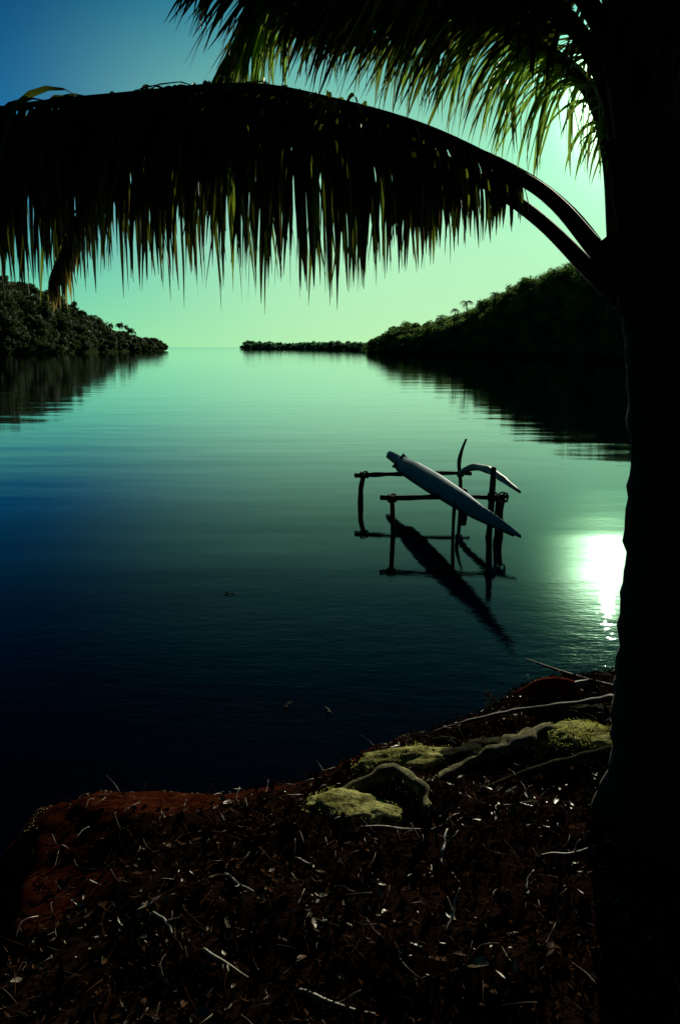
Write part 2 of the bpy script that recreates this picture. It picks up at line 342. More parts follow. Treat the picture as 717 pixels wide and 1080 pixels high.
def headland(tname, wname, prof, wooddata, seed, label, mat, cat='woodland', depthk=.45, tree_r=(2.2, 4.2), ncards=150, size=.33, cover=2.0, treeh=.38, emerg=110):
    """prof: (px, top_y, shore distance). Terrain is a ridge behind the shoreline; the wood clothes it."""
    rr = np.random.default_rng(seed); prof = np.array(prof, float); n = 70
    pxs = np.linspace(prof[0, 0], prof[-1, 0], n); tops = np.interp(pxs, prof[:, 0], prof[:, 1]); ds = np.interp(pxs, prof[:, 0], prof[:, 2])
    m = 16; V = np.zeros((m, n, 3)); top3 = []
    for i in range(n):
        base = at(pxs[i], 366, ds[i]); base[2] = 0; out = norm([base[0], base[1], 0])
        tp = at(pxs[i], tops[i], ds[i] * (1 + depthk * .5)); H = max(.6, tp[2]) * (1 - treeh)
        wdt = np.linalg.norm(base) * depthk
        for j in range(m):
            u = j / (m - 1)
            prf = math.sin(math.pi * min(1, u * 1.02)) ** .8 if u > 0 else 0
            q = base + out * wdt * u; q[2] = H * prf * (1 + .12 * fbm(q[0] * .1, q[1] * .1, 1)) - (0.8 if j in (0, m - 1) else 0)
            V[j, i] = q
        top3.append(H)
    V[:, 0, 2] = -1; V[:, -1, 2] = np.minimum(V[:, -1, 2], 0.3)
    idx = np.arange(m * n).reshape(m, n)
    Fq = np.stack([idx[:-1, :-1].ravel(), idx[:-1, 1:].ravel(), idx[1:, 1:].ravel(), idx[1:, :-1].ravel()], 1)
    t = mesh_obj(tname, V.reshape(-1, 3), Fq, M['hill']); tag(t, kind='structure')
    # trees: Poisson-like spread over the near half
    VV = []; RR = []; tk = MB()
    for _ in range(wooddata):
        i = rr.uniform(0, n - 1); j = rr.uniform(0, 1) ** 1.35 * (m - 1) * .68; i0, j0 = int(i), int(j)
        i1, j1 = min(i0 + 1, n - 1), min(j0 + 1, m - 1); fu, fv = i - i0, j - j0
        p = (V[j0, i0] * (1 - fu) + V[j0, i1] * fu) * (1 - fv) + (V[j1, i0] * (1 - fu) + V[j1, i1] * fu) * fv
        pxy = np.linalg.norm(p[:2]); hpx = np.interp(i, range(n), (366 - tops)) + 8
        local = max(1.2, hpx * pxy / F)     # local height of the silhouette
        r = min(rr.uniform(*tree_r), max(local * .38, .9))
        cz = max(p[2], 0) + r * rr.uniform(.3, .95)
        v, rn = crown_cards(rr, (p[0], p[1], cz), r, int(ncards * (r / tree_r[0]) ** 1.2) + 20, size * min(1, r / 2.2) * max(.6, pxy / 220), lobes=5)
        VV.append(v); RR.append(rn)
    for _ in range(emerg):                # taller trees breaking the skyline
        i = rr.uniform(0, n - 1); i0 = int(i); jj = int(m * rr.uniform(.3, .5)); p = V[jj, i0]; pxy = np.linalg.norm(p[:2])
        if p[2] < 4: continue
        r = rr.uniform(1.3, 2.4) * pxy / 220
        v, rn = crown_cards(rr, (p[0], p[1], p[2] + r * rr.uniform(.7, 1.7)), r, 170, size * max(.6, pxy / 220), lobes=4); VV.append(v); RR.append(rn)
    v = np.concatenate(VV); v[:, 2] = np.maximum(v[:, 2], .05); q = np.arange(len(v)).reshape(-1, 4)
    uv = np.zeros((len(v), 2)); uv[:, 1] = .0
    w = mesh_obj(wname, v, q, mat, None, False, uv, np.concatenate(RR)); tag(w, label, cat, kind='stuff')
    return V, pxs
LP = [(-420, 215, 135), (-300, 230, 150), (-120, 262, 190), (0, 290, 225), (45, 304, 245), (75, 326, 270), (100, 343, 300), (125, 356, 340), (150, 361, 390), (174, 363, 430)]
RP = [(384, 365, 300), (400, 360, 270), (418, 352, 235), (450, 348, 215), (480, 336, 195), (500, 326, 182), (525, 311, 166), (550, 295, 150), (575, 285, 138), (610, 280, 125), (650, 274, 112), (720, 256, 98), (900, 228, 80)]
IP = [(256, 356, 900), (262, 353.0, 850), (300, 355, 760), (340, 356.5, 640), (380, 357.5, 480), (400, 357, 380), (416, 356, 330)]
headland('left_hill', 'woodland', LP, 1500, 11, 'dark wooded hillside sloping down to the lagoon on the left', M['wood_leaf'], ncards=210, treeh=.2)
headland('right_hill', 'woodland', RP, 1700, 12, 'dark wooded ridge rising behind the canoe towards the palm trunk', M['near_leaf'], ncards=160, size=.28, tree_r=(1.5, 3.2), treeh=.22)
headland('low_islet', 'woodland', IP, 330, 13, 'low thin strip of green trees on the horizon in mid lagoon', M['islet_leaf'], ncards=90, depthk=.12, tree_r=(1.5, 3.6), treeh=.8, emerg=14)

def shore_palm(px, top_y, dep, rr, label, lean=0.0, crown=1.6, height=None):
    tp = at(px, top_y, dep); H = height or 6.0
    root = empty('palm_tree', (tp[0] - lean, tp[1], tp[2] - H)); b = np.array(root.location)
    tag(root, label, 'palm tree', 'small palms along the far ridges')
    mb = MB(); P = spline([b, b + (tp - b) * .5 + np.array([-lean * .15, 0, 0]), tp], 8); tube(mb, P, [.2, .13, .1], 6); mb.build('trunk', M['bark'], root)
    lf = MB()
    for k in range(13):
        a = 2 * math.pi * k / 13 + rr.uniform(-.2, .2); up = rr.uniform(.1, 1.0); L = crown * rr.uniform(.85, 1.15)
        d = np.array([math.cos(a), math.sin(a), up]); q = tp.copy(); pts = [q.copy()]
        for s in range(6): d = norm(d + np.array([0, 0, -.32])); q = q + d * L / 6; pts.append(q.copy())
        pts = np.array(pts); side = norm(np.cross(pts[-1] - pts[0], [0, 0, 1.0]))
        for s in range(1, 7):
            for sg in (-1, 1):
                w = L * .3 * math.sin(math.pi * (s + .6) / 8)
                o_ = side * sg * w * .8 + np.array([0, 0, -w * .7]); t = (pts[s] - pts[s - 1]) * .5
                lf.add([pts[s] - t, pts[s] + t * .4, pts[s] + o_ + t * .6], [(0, 1, 2)], rr.uniform(0, .6))
    lf.build('crown', M['wood_leaf'], root, False)
rr = np.random.default_rng(3)
for a in [(480, 326, 205, 'slender palm on the right ridge, lower of the pair under the frond tips', .4, 1.7),
          (492, 318, 196, 'slender palm on the right ridge, taller and nearer the trunk of the pair', -.3, 1.9),
          (463, 336, 215, 'small palm on the right ridge just below the paired palms', .2, 1.6),
          (450, 341, 225, 'tiny palm low on the right ridge near its lower end', 0, 1.5),
          (522, 309, 178, 'palm sticking up halfway along the right wooded ridge', .3, 1.5),
          (428, 346, 240, 'palm at the tip of the right ridge above the water', 0, 1.8),
          (99, 333, 300, 'lone palm standing clear on the left wooded slope', .3, 2.3),
          (112, 344, 325, 'short palm low on the left slope next to the point', -.2, 2.1)]:
    shore_palm(a[0], a[1], a[2], rr, a[3], a[4], a[5])
def point_tree(px, top_y, dep, r, label, seed, mat='wood_leaf'):
    rr = np.random.default_rng(seed); tp = at(px, top_y, dep); c = tp - np.array([0, 0, r * .9])
    root = empty('broadleaf_tree', (c[0], c[1], 0)); tag(root, label, 'tree')
    mb = MB(); tube(mb, wob((c[0], c[1], -.3), c, 5, .08, seed), [.22, .12], 6); mb.build('trunk', M['bark'], root)
    v, rn = crown_cards(rr, c, r, 420, .28 * dep / 250, lobes=7); lf = MB(); lf.v = [v]; lf.f = [tuple(q) for q in np.arange(len(v)).reshape(-1, 4).tolist()]; lf.r = [rn]; lf.uv = [np.zeros((len(v), 2))]
    lf.build('crown', M[mat], root, False)
point_tree(393, 356, 290, 2.6, 'round tree standing out at the low point right of the islet', 21)
point_tree(405, 358, 280, 2.0, 'squat tree beside the round one on the low point', 22)
point_tree(264, 357.5, 870, 4.5, 'tallest clump at the left end of the far islet', 23, 'islet_leaf')
point_tree(165, 359, 440, 3.0, 'bushy tree at the very tip of the left headland', 24)
point_tree(150, 357, 410, 3.2, 'rounded tree just behind the tip of the left headland', 25)

# ------------------------------------------------------------------ canoe rack and canoe
def post(mb, px, ytop, dep, r, top_dx=0, seed=0, base_dx=0):
    tp = at(px + top_dx, ytop, dep); b = at(px + base_dx, 560, dep); b[2] = -.9
    tube(mb, wob(b, tp, 7, r * .6, seed), [r * 1.1, r, r * .85], 8, .18)
def part_post(root, *a, **k): mb = MB(); post(mb, *a, **k); return mb.build('post', M['wood'], root)
def part_rail(root, a, b, r, seed):
    mb = MB(); tube(mb, wob(a, b, 8, .016, seed), [r, r * .9, r * .75], 8, .2); return mb.build('rail', M['wood'], root)
d1, d2 = 10.1, 8.4
rb = empty('canoe_rack', (*at(430, 533, d1)[:2], 0)); tag(rb, 'rear timber trestle in the water, holding the blunt far end of the canoe', 'rack')
part_rail(rb, at(374, 501.5, d1), at(497, 499.5, d1 - .1), .030, 1)
part_post(rb, 384, 499, d1 + .04, .038, seed=2, base_dx=-1.5)
mb = MB(); tube(mb, spline([at(486, 560, d1) * [1, 1, 0] + [0, 0, -.9], at(485.5, 515, d1), at(484, 490, d1), at(486.5, 476, d1), at(491.5, 463, d1)], 22), [.03, .028, .022, .014], 8, .15); mb.build('post', M['wood'], rb)
part_post(rb, 489, 516, d1 - .12, .058, seed=4)
rf_ = empty('canoe_rack', (*at(470, 565, d2)[:2], 0)); tag(rf_, 'front timber trestle in the water, with the tall post right of the canoe', 'rack')
part_rail(rf_, at(401, 525, d2), at(536, 523.5, d2), .028, 5)
part_post(rf_, 413.5, 525, d2 + .04, .032, seed=6, base_dx=-1)
part_post(rf_, 479.5, 526, d2 + .04, .024, seed=7)
part_post(rf_, 519.5, 493, d2 - .05, .036, top_dx=1, base_dx=-2, seed=8)
part_post(rf_, 528, 527, d2 + .16, .055, seed=9)

for rt, spots in ((rb, [(384, 501, d1, .042), (485.5, 500, d1 - .05, .03)]), (rf_, [(413.5, 525.5, d2, .038), (479.5, 524.5, d2, .032), (519.5, 524, d2 - .02, .042), (529, 525, d2 + .08, .05)])):
    for (x, y, dd, r) in spots:          # rope lashings where the poles cross
        mb = MB(); c = at(x, y, dd)
        for t_ in (-1, 1):
            th = np.linspace(0, 2 * math.pi, 14); tube(mb, [c + np.array([math.cos(a) * r * 1.25, math.sin(a) * r * 1.9, t_ * math.sin(a + .6) * r * .9]) for a in th], [.009], 5)
            tube(mb, [c + np.array([math.cos(a) * r * 1.15, math.sin(a) * r * 1.8, t_ * math.cos(a) * r * .9]) for a in th], [.009], 5)
        mb.build('lashing', M['fibre'], rt)
S = at(409.5, 480.5, 11.6); B = at(549, 567.5, 6.3)
root = empty('outrigger_canoe', ((S + B) / 2) * [1, 1, 0] + [0, 0, .42]); tag(root, 'slender pale blue canoe lying upturned across two timber trestles', 'canoe')
n = 44; K = 15; ax = norm(B - S); sd = norm(np.cross(ax, [0, 0, 1.0])); V = []; Vi = []
uu = np.linspace(0, 1, n); WS = .60
wid = np.interp(uu, [0, .02, .10, .155, .19, .30, .5, .7, .85, .95, 1], [.05, .075, .085, .10, .17, .205, .20, .15, .085, .04, .008]) * WS
hgt = np.interp(uu, [0, .02, .10, .155, .19, .30, .5, .7, .85, .95, 1], [.06, .09, .11, .12, .17, .20, .20, .165, .11, .055, .015]) * .85
zoff = np.interp(uu, [0, .15, .2, .8, 1], [.0, -.01, -.045, -.04, .0])
for i, u in enumerate(uu):
    c = S + (B - S) * u + np.array([0, 0, zoff[i]])
    for k in range(K):
        th = math.pi * k / (K - 1); x = math.cos(th); y = math.sin(th)
        x = math.copysign(abs(x) ** .8, x); y = y ** .9
        q = c + sd * x * wid[i] + np.array([0, 0, 1]) * (y * hgt[i] + (.012 if k == K // 2 else 0)); V.append(q)
        Vi.append(c + sd * x * max(.002, wid[i] - .018) + np.array([0, 0, 1]) * (y * max(.002, hgt[i] - .02) - .0))
Fc = [(i * K + k, (i + 1) * K + k, (i + 1) * K + k + 1, i * K + k + 1) for i in range(n - 1) for k in range(K - 1)]
nb = len(V); Fin = [(a + 0, d + 0, c_ + 0, b + 0) for a, b, c_, d in Fc]
hull = mesh_obj('hull', np.array(V), Fc + [tuple(range(K))] + [tuple((n - 1) * K + k for k in reversed(range(K)))], M['canoe'], root)
mesh_obj('inner_hull', np.array(Vi), Fin, M['canoe_in'], root)
for sg, k in ((1, 0), (-1, K - 1)):      # gunwale strips
    mb = MB(); tube(mb, [V[i * K + k] + sd * sg * .004 for i in range(1, n - 1)], [.014, .018, .018, .012], 6); mb.build('gunwale', M['wood'], root)
for u in (.2, .36, .55, .72):            # thwarts under the upturned hull
    i = int(u * (n - 1)); mb = MB(); tube(mb, [V[i * K] + [0, 0, .03], V[i * K + K - 1] + [0, 0, .03]], [.018], 6); mb.build('thwart', M['wood'], root)
mb = MB(); c = S + (B - S) * .185; tube(mb, [c - sd * .14 + [0, 0, -.03], c + [0, 0, .14], c + sd * .14 + [0, 0, -.03]], [.02], 6); mb.build('washboard', M['canoe'], root)

mb = MB(); P = spline([at(483, 502, 10.0), at(490, 496, 9.9), at(500, 492.5, 9.7), at(514, 495.5, 9.3), at(528, 504, 8.9), at(548, 519, 8.4)], 26)
tube(mb, P, [.025, .04, .045, .045, .04, .015], 8, .12)
o = mb.build('outrigger_boom', M['grey_pole']); recentre(o, P[0]); tag(o, 'pale curved outrigger pole arching from the rear trestle to the tall post', 'pole')

# ------------------------------------------------------------------ the big palm
DP = 2.6
def trunk_edge(y): return np.interp(y, [-80, 0, 150, 300, 480, 600, 720, 790], [650, 648, 646, 648, 662, 655, 648, 645])
pc = at(725, 700, DP); base_z = gz(pc[0], pc[1])
palm = empty('coconut_palm', (pc[0], pc[1], base_z)); tag(palm, 'coconut palm in black silhouette at the right with fronds arching over the water', 'palm tree')
zs = np.linspace(base_z - .12, 3.45, 90); V = []; sides = 26
for i, z in enumerate(zs):
    # left edge follows what the photograph shows; radius tapers upward
    r = np.interp(z, [base_z - .12, base_z, base_z + .25, .9, 1.6, 2.1, 3.45], [.30, .245, .20, .175, .145, .125, .11])
    el = math.atan2(z - CAM_Z, DP); py = 540 - F * math.tan(el + PITCH)
    e = np.interp(py, [-200, 0, 150, 300, 480, 600, 720, 790, 860], [652, 650, 648, 653, 667, 660, 651, 647, 638])
    c = at(e, py, DP); cx = c[0] + r * 1.0; cy = c[1]
    ring = 1 + .028 * math.sin(z * 62 + .8 * math.sin(z * 9)) * (1 if z > .5 else .4)
    for k in range(sides):
        th = 2 * math.pi * k / sides
        fl = 1 + (.22 * max(0, 1 - (z - base_z) / .22) * math.sin(th * 7 + 1) if z < base_z + .22 else 0)
        q = np.array([cx + math.cos(th) * r * ring * fl, cy + math.sin(th) * r * ring * fl, z + .012 * math.sin(th + z * 3)])
        q[:2] += (q[:2] - [cx, cy]) * .10 * mnoise.noise(Vector(q * 9)); V.append(q)
Fc = [(i * sides + k, i * sides + (k + 1) % sides, (i + 1) * sides + (k + 1) % sides, (i + 1) * sides + k) for i in range(len(zs) - 1) for k in range(sides)] + [tuple((len(zs) - 1) * sides + k for k in range(sides))]
mesh_obj('trunk', np.array(V), Fc, M['bark'], palm)

def frond(ctrl, seed, start=.2, n=95, Lmax=.72, w=.017, droop=.34, lean=.25, mat='palm_leaf', r0=.032, spread=.9, upd=.25, tipL=.35, jitter=.20, gap=0.05, baseL=.4, leanb=0.0, late=2.0):
    rr = np.random.default_rng(seed); P = spline(ctrl, 60)
    rb_ = MB(); tube(rb_, P, [r0 * 1.5, r0, r0 * .8, r0 * .6, r0 * .35, r0 * .12], 7, flat=.75)
    ra = rb_.build('rachis', M['rachis'], None)
    mb = MB(); T = np.gradient(P, axis=0)
    for i in range(n):
        u = start + (1 - start) * (i + rr.uniform(-.3, .3)) / n
        u = min(max(u, 0), .998); x = u * 59; j = int(x); p = P[j] * (1 - x + j) + P[min(j + 1, 59)] * (x - j); t = norm(T[j])
        side = norm(np.cross(t, [0, 0, 1.0])); up = np.cross(side, t); q = (u - start) / (1 - start)
        L0 = Lmax * np.interp(q, [0, .10, .28, .7, .92, 1], [baseL, (1 + baseL) / 2.3, 1, .95, .6, tipL])
        for sg in (-1, 1):
            if rr.uniform() < gap: continue
            L = L0 * (rr.uniform(.55, 1.1) if rr.uniform() < .4 else rr.uniform(.85, 1.04)); curl = rr.uniform() < .15; L *= rr.uniform(.10, .24) if curl else 1; wd = w * rr.uniform(.6, 1.3) * (.6 + .4 * min(1, L / .5))
            d = norm(side * sg * spread * rr.uniform(.6, 1.2) + t * (lean + .9 * q * q + leanb * max(0, 1 - 3.2 * q) + rr.normal(0, .14)) + up * (upd * rr.uniform(-.2, 1.4) + (1.6 if curl else 0)))
            m = 8; cpt = p.copy(); ctr = [cpt.copy()]; dirs = [d]; dr = droop * rr.uniform(.75, 1.5)
            tw = rr.normal(0, jitter)
            for s in range(m):
                d = norm(d + np.array([tw * .22, 0, -dr * (1.15 if s < 4 else late)]) + rr.normal(0, jitter * .10, 3)); cpt = cpt + d * L / m; ctr.append(cpt.copy()); dirs.append(d)
            roll = rr.uniform(-1.3, 1.3); V = []; UV = []
            for s in range(m + 1):
                dd = dirs[s]; a = np.cross(dd, t); a = norm(a if np.linalg.norm(a) > .1 else side); b = np.cross(dd, a)
                rl = roll * min(1, s / 3); e = a * math.cos(rl + 1.2) + b * math.sin(rl + 1.2); f = np.cross(dd, e)
                ww = wd * np.interp(s / m, [0, .12, .4, .75, 1], [.45, .9, 1, .7, .06])
                V += [ctr[s] + e * ww + f * ww * .35, ctr[s], ctr[s] - e * ww + f * ww * .35]; UV += [(0, s / m), (.5, s / m), (1, s / m)]
            Fq = []
            for s in range(m): a0 = 3 * s; Fq += [(a0, a0 + 1, a0 + 4, a0 + 3), (a0 + 1, a0 + 2, a0 + 5, a0 + 4)]
            mb.add(V, Fq, rr.uniform(0, 1), UV)
    fr = mb.build('frond', M[mat], palm, True)
    ra.parent = fr
    return fr
def path(*p): return [at(*q) for q in p]
# the two long fronds that reach left across the frame
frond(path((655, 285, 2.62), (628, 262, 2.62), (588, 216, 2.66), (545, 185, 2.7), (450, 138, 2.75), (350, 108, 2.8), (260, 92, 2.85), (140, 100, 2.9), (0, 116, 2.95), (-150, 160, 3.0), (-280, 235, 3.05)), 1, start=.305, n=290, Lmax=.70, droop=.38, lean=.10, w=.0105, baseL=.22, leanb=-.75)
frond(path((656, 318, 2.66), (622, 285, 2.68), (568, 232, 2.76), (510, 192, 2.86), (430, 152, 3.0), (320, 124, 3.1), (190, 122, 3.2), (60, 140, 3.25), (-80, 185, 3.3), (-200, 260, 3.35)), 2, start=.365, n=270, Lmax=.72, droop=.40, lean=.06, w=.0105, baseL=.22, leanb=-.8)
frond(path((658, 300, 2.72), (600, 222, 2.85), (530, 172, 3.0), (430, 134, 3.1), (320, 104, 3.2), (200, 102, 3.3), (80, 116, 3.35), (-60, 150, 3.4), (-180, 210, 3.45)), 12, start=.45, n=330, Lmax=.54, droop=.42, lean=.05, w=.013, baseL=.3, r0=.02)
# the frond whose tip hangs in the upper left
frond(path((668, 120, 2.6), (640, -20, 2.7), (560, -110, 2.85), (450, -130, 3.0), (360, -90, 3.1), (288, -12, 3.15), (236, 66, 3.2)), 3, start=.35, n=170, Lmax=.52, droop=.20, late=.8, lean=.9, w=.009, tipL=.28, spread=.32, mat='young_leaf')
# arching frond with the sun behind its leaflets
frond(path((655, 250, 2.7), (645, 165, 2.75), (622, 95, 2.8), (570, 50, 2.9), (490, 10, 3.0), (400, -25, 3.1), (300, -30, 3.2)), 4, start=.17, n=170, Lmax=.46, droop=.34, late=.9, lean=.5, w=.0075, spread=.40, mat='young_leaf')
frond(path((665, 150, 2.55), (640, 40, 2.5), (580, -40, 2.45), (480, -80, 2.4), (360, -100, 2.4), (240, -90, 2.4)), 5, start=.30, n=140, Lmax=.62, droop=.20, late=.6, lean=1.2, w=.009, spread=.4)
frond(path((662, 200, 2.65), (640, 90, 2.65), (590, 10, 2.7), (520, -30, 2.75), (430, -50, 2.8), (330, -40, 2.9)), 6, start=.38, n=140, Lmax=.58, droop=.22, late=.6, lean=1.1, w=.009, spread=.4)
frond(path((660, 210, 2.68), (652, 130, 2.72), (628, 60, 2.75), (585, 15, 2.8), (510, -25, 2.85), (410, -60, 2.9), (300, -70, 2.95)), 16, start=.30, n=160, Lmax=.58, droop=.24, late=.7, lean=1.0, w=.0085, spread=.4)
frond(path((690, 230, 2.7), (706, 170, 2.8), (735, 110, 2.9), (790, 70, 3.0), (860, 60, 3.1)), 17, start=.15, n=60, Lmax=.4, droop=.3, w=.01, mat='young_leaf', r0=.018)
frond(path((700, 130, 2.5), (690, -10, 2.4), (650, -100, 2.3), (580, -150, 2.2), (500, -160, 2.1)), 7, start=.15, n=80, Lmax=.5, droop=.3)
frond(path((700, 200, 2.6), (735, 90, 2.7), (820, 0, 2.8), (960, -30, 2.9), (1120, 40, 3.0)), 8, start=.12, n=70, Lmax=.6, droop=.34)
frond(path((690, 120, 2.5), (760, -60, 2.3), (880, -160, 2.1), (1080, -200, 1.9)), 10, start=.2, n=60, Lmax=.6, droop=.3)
# withered leaflets hanging at far left
frond(path((128, 128, 2.78), (112, 160, 2.76), (92, 205, 2.75), (72, 250, 2.74), (56, 290, 2.74)), 13, start=.15, n=44, Lmax=.26, droop=.3, mat='dry_leaf', r0=.008, spread=.25, w=.013, lean=.9)
# old leaf bases wrapped round the upper trunk
for k, (px, y0, y1, r, dx) in enumerate([(652, 330, 250, .05, -10), (656, 250, 150, .05, -12), (655, 160, 50, .05, -14), (690, 260, 130, .055, 10), (672, 120, -20, .06, -4)]):
    mb = MB(); tube(mb, spline([at(px + 14, y0, DP - .02), at(px + 6, (y0 + y1) / 2, DP - .04), at(px + dx, y1, DP - .03)], 12), [r * 1.1, r, r * .5], 9, .25, flat=.6); mb.build('leaf_base', M['fibre'], palm)

# ------------------------------------------------------------------ shore things
def rock(name, c, size, mat, label, cat, seed, rot=0.0):
    import bmesh
    bm = bmesh.new(); bmesh.ops.create_icosphere(bm, subdivisions=5, radius=1)
    for v in bm.verts:
        n_ = mnoise.fractal(v.co * 1.3 + Vector((seed, 0, 0)), 1, 2, 4) * .30 + mnoise.noise(v.co * 6 + Vector((seed, 5, 0))) * .06
        v.co *= 1 + n_; v.co = Vector((v.co.x * size[0], v.co.y * size[1], v.co.z * size[2]))
        v.co.rotate(__import__('mathutils').Euler((0, 0, rot)))
    me = bpy.data.meshes.new(name); bm.to_mesh(me); bm.free(); me.materials.append(mat)
    for p in me.polygons: p.use_smooth = True
    o = bpy.data.objects.new(name, me); C.objects.link(o); o.location = tuple(c); tag(o, label, cat); return o
def blades(name, o, n, L, rr, parent, zmin=.2):
    """short blades growing from the upper faces of a mound"""
    me = o.data; mb = MB(); co_ = [np.array(v.co) for v in me.vertices]; nr = [np.array(v.normal) for v in me.vertices]
    ok = [i for i in range(len(co_)) if nr[i][2] > zmin]; loc = np.array(o.location)
    for _ in range(n):
        i = ok[rr.integers(len(ok))]; p = co_[i] + loc
        if mnoise.noise(Vector(p * 16)) < -.08 + rr.normal(0, .08): continue
        p = p + rr.normal(0, .008, 3); d = norm(nr[i] * .7 + [0, 0, .6] + rr.normal(0, .45, 3)); l = L * rr.uniform(.5, 1.3)
        s = norm(np.cross(d, rr.normal(0, 1, 3))) * .0022; m_ = p + d * l * .55; t_ = p + d * l + np.array([0, 0, -l * .2]) + rr.normal(0, l * .15, 3)
        mb.add([p - s, p + s, m_ + s * .8, m_ - s * .8, t_], [(0, 1, 2, 3), (3, 2, 4)], rr.uniform(), [(0, 0), (1, 0), (1, .5), (0, .5), (.5, 1)])
    b = mb.build(name, M['moss'], None, False); b.parent = parent; b.location = tuple(-loc); tag(b, kind='stuff'); return b
def gpt(px, py):                         # point on the ground seen at a pixel
    z = .2
    for _ in range(6): p = on(px, py, z); z = gz(p[0], p[1])
    return np.array([p[0], p[1], z])
rr = np.random.default_rng(5)
p = gpt(618, 787); o = rock('mossy_mound', p + [0, 0, .01], (.26, .15, .065), M['mossy'], 'yellow-green mossy mound lit by the sun beside the palm trunk', 'mound', 2, .12); blades('moss', o, 4200, .007, rr, o)
p = gpt(425, 806); o = rock('mossy_rock', p + [0, 0, .0], (.24, .11, .05), M['mossy'], 'long low rock with dull green moss at the water edge', 'rock', 4, .3); blades('moss', o, 1100, .006, rr, o, .4)
p = gpt(368, 856); o = rock('mossy_rock', p, (.20, .13, .045), M['mossy'], 'flat mossy rock under the end of the curved root', 'rock', 9, -.1); blades('moss', o, 1000, .006, rr, o, .3)
rock('boulder', gpt(520, 790) + [0, 0, -.02], (.24, .12, .05), M['stone'], 'dark bare boulder between the pale root and the water', 'rock', 14, .25)
rock('boulder', gpt(610, 752) + [0, 0, -.03], (.22, .11, .06), M['stone'], 'dark wet boulder behind the sunlit moss by the trunk', 'rock', 17, .1)
rock('boulder', gpt(470, 785) + [0, 0, -.03], (.10, .07, .05), M['stone'], 'small dark rock at the water, nearest the twig sprig', 'rock', 19, .1)

def root_thing(name, pix, rad, label, cat, mat='root', lift=.012, rough=.42, flat=.62, sub=None):
    pts = [gpt(x, y) + np.array([0, 0, lift + (l or 0)]) for x, y, l in pix]; P = spline(pts, len(pts) * 9)
    mb = MB(); tube(mb, P, rad, 9, rough, flat=flat, nscale=14)
    if sub:
        for (i, dx, dy, l, r) in sub:
            q = P[int(i * (len(P) - 1))]; tube(mb, wob(q, q + np.array([dx, dy, l]), 5, .006, i * 100 if isinstance(i, int) else int(i * 100)), [r, r * .5], 6, .2)
    o = mb.build(name, M[mat]); recentre(o, P[0]); tag(o, label, cat); return o
root_thing('root', [(600, 782, .02), (560, 783, .02), (530, 795, .02), (500, 806, .01), (470, 818, .0), (448, 826, -.01)], [.055, .050, .034, .022, .008], 'long pale root running down from the sunlit moss', 'root')
root_thing('root', [(452, 858, -.01), (440, 838, .03), (415, 826, .045), (390, 832, .03), (360, 843, .01), (330, 852, -.01)], [.018, .032, .036, .036, .034, .012], 'curved arching root with green moss over the flat rock', 'root')
root_thing('root', [(648, 800, .03), (600, 806, .01), (540, 822, 0), (500, 838, -.01)], [.03, .02, .014, .005], 'dark root leaving the foot of the palm trunk', 'root', 'stone')
root_thing('driftwood', [(455, 778, .02), (500, 766, .025), (545, 757, .03), (590, 752, .03), (645, 745, .04)], [.005, .010, .014, .014, .018], 'dark sodden driftwood branch along the waterline', 'driftwood', 'wood')
# red log with a pale broken end
a = gpt(541, 739) + [0, 0, .04]; b = gpt(606, 733) + [0, 0, .045]
root = empty('log', (a + b) / 2); tag(root, 'short reddish log with a pale broken end lying at the waterline', 'log')
mb = MB(); tube(mb, spline([a, (a + b) / 2 + [0, 0, .01], b], 20), [.022, .032, .034, .030], 14, .55); mb.build('bark', M['redlog'], root)
mb = MB(); tube(mb, spline([b - (b - a) * .03, b + (b - a) * .12 + [0, 0, .02], b + (b - a) * .26 + [0, 0, .035]], 8), [.026, .020, .005], 9, .5); mb.build('broken_end', M['driftwood'], root)
# thin branch reaching out over the water
P = spline([at(554, 695, 4.5), at(585, 706, 4.35), at(615, 716, 4.2), at(658, 727, 4.0)], 22)
mb = MB(); tube(mb, P, [.004, .008, .010, .012], 6, .2); o = mb.build('branch', M['wood']); recentre(o, P[0]); tag(o, 'thin bare branch slanting out over the water left of the trunk', 'branch')
# upright sprig at the water edge
q = gpt(512, 750); mb = MB()
for k in range(7):
    t_ = q + np.array([rr.uniform(-.05, .06), rr.uniform(-.03, .03), rr.uniform(.05, .11)]); tube(mb, wob(q + [rr.uniform(-.02, .02), 0, -.02], t_, 5, .004, k), [.003, .0015], 5)
    for s in range(3):
        c = q + (t_ - q) * rr.uniform(.5, 1); l = rr.normal(0, .012, 3); mb.add([c, c + l, c + l * 1.6 + [0, 0, .01], c + [0, 0, .012]], [(0, 1, 2, 3)])
o = mb.build('sprig', M['driftwood']); recentre(o, q); tag(o, 'small pale twiggy sprig poking up at the water edge', 'plant')

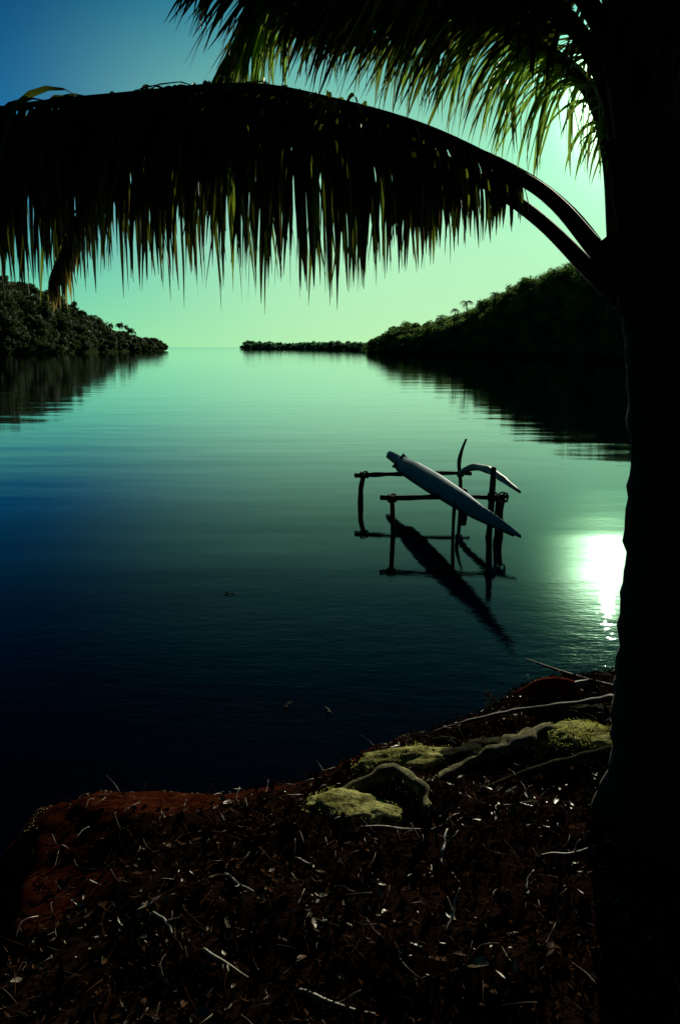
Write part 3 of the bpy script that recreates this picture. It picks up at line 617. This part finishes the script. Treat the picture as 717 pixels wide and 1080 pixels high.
# individual pale sticks that stand out from the litter
sticks = [((470, 990), (484, 955), .05, 'pale curved twig rising from the litter nearest the lower edge, left of the trunk shadow'), ((465, 915), (471, 888), .04, 'short upright pale twig below the roots'),
          ((570, 906), (628, 896), .01, 'long pale twig lying level near the trunk shadow'), ((238, 925), (268, 950), .02, 'pale twig slanting down right below the red soil'),
          ((162, 966), (182, 998), .03, 'short pale twig standing below the left end of red soil'), ((215, 1005), (262, 1040), .015, 'pale forked twig near the lower edge, left of middle'),
          ((310, 1048), (395, 1078), .012, 'longest pale stick, lying at the very bottom edge'), ((556, 948), (562, 930), .03, 'stubby pale twig with a knob near the trunk shadow'),
          ((312, 908), (330, 925), .02, 'small pale twig under the middle of the bank'), 
          ((380, 876), (450, 880), .008, 'thin level twig just below the curved root')]
for k, (a, b, l, lab) in enumerate(sticks):
    A = gpt(*a) + [0, 0, .012]; Bp = gpt(*b) + [0, 0, .012 + l]; mb = MB(); P = wob(A, Bp, 6, .008, 40 + k); th = .0055 if k != 6 else .008
    tube(mb, P, [th, th * .9, th * .5], 7, .25)
    q = P[len(P) // 2]; d = norm(P[-1] - P[0]); e = np.cross(d, [0, 0, 1]); tube(mb, wob(q, q + (d * .6 + e * (.5 if k % 2 else -.5) + [0, 0, .3]) * np.linalg.norm(Bp - A) * .35, 4, .003, k), [th * .6, th * .25], 5)
    o = mb.build('twig', M['driftwood']); recentre(o, A); tag(o, lab, 'twig', 'pale twigs lying on the leaf litter')

# leaf litter and fine twigs: far too many to count
def litter():
    rr = np.random.default_rng(31); mb = MB(); n = 0
    cand = np.column_stack([rr.uniform(-2.1, 2.4, 38000), rr.uniform(.9, 5.2, 38000)]); d = sdist(cand); az = np.abs(cand[:, 0]) / cand[:, 1]
    redz = np.interp(cand[:, 0], [-1.3, -.9, -.3, .2, .4], [.55, .50, .22, .12, .02]) * np.clip((cand[:, 1] - 2.1) / .5, .0, 1); keep = (d > redz + rr.uniform(-.1, .15, len(d))) & (az < .62); cand = cand[keep]; z = ghz(cand)
    for (x, y), h in zip(cand, z):
        L = min(.045, .004 + .0075 * rr.lognormal(0, .62)); Wd = L * rr.uniform(.2, .55); a = rr.uniform(0, 2 * math.pi); tilt = rr.normal(0, .55)
        d = np.array([math.cos(a) * math.cos(tilt), math.sin(a) * math.cos(tilt), math.sin(tilt)]); s = norm(np.cross(d, [0, 0, 1.0] + rr.normal(0, .6, 3))); nn = np.cross(s, d)
        c = np.array([x, y, h + rr.uniform(.002, .022)]); cv = L * rr.uniform(-.1, .5)
        V = []; 
        for t, w_ in ((-1, .1), (-.35, .9), (.35, 1), (1, .05)):
            m_ = c + d * t * L + nn * cv * (t * t - .5) * .6
            V += [m_ - s * Wd * w_ + nn * Wd * w_ * .4, m_, m_ + s * Wd * w_ + nn * Wd * w_ * .4]
        mb.add(V, [(3 * i + j, 3 * i + j + 1, 3 * i + j + 4, 3 * i + j + 3) for i in range(3) for j in range(2)], min(1, rr.uniform() ** 1.3 * (.62 + .62 * (.5 + fbm(x * 1.0, y * 1.0, 2.2)))))  # noise clusters the paler leaves, dappled sun put into their colour
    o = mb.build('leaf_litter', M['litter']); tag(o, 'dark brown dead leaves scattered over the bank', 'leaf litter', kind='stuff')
    mb = MB()
    cand = np.column_stack([rr.uniform(-2.0, 2.2, 5200), rr.uniform(.9, 5.0, 5200)]); d = sdist(cand); cand = cand[(d > .12) & (np.abs(cand[:, 0]) / cand[:, 1] < .6)]; z = ghz(cand)
    for (x, y), h in zip(cand, z):
        a = rr.uniform(0, 2 * math.pi); L = rr.uniform(.03, .13); c = np.array([x, y, h + .012]); e = c + np.array([math.cos(a) * L, math.sin(a) * L, rr.uniform(-.01, .035)])
        m_ = (c + e) / 2 + rr.normal(0, L * .1, 3); tube(mb, spline([c, m_, e], 5), [rr.uniform(.0008, .0026), .0008], 4, rnd=rr.uniform() ** .8)
    o = mb.build('twig_litter', M['litter']); tag(o, 'fine fallen twiglets tangled through the dead leaves', 'twig litter', kind='stuff')
litter()
def gravel():
    rr = np.random.default_rng(77); mb = MB()
    cand = np.column_stack([rr.uniform(-2.0, 1.5, 60000), rr.uniform(1.2, 4.8, 60000)]); d = sdist(cand)
    wdt = np.interp(cand[:, 0], [-1.3, -1.0, -.7, -.2, .3, 1], [.16, .16, .10, .05, .10, .05]); cand = cand[(d > -.03) & (d < wdt * rr.uniform(.2, 1.0, len(d)))]; z = ghz(cand)
    for (x, y), h in zip(cand, z):
        if fbm(x * 2.2, y * 2.2, 1.5) < -.05 or y < 2.7: continue
        s_ = .002 + .003 * rr.lognormal(0, .6); V = rr.normal(0, 1, (6, 3)); V = np.array([[1, 0, 0], [-1, 0, 0], [0, 1, 0], [0, -1, 0], [0, 0, .7], [0, 0, -.7]]) * s_ * rr.uniform(.6, 1.4, (6, 1)); a = rr.uniform(0, 3)
        V = V @ np.array([[math.cos(a), -math.sin(a), 0], [math.sin(a), math.cos(a), 0], [0, 0, 1]])
        mb.add(V + [x, y, h + s_ * .05], [(0, 2, 4), (2, 1, 4), (1, 3, 4), (3, 0, 4), (2, 0, 5), (1, 2, 5), (3, 1, 5), (0, 3, 5)], rr.uniform())
    o = mb.build('gravel', M['gravel'], None, False); tag(o, 'yellow brown gravel along the rim of the bank', 'gravel', kind='stuff')
gravel()
# floating debris
for px, py, lab, s in [(240, 625, 'faint floating palm leaflet adrift in the dark water', .10), (300, 745, 'small floating twig scrap near the bank, left one', .05), (345, 750, 'small floating twig scrap near the bank, right one', .05)]:
    q = on(px, py, .004); mb = MB()
    for k in range(3): tube(mb, wob(q + rr.normal(0, s * .3, 3) * [1, 1, 0], q + np.array([rr.uniform(-s, s), rr.uniform(-s, s), .01]), 5, .006, k), [.004, .002], 5)
    o = mb.build('floating_debris', M['wood']); recentre(o, q); tag(o, lab, 'debris')
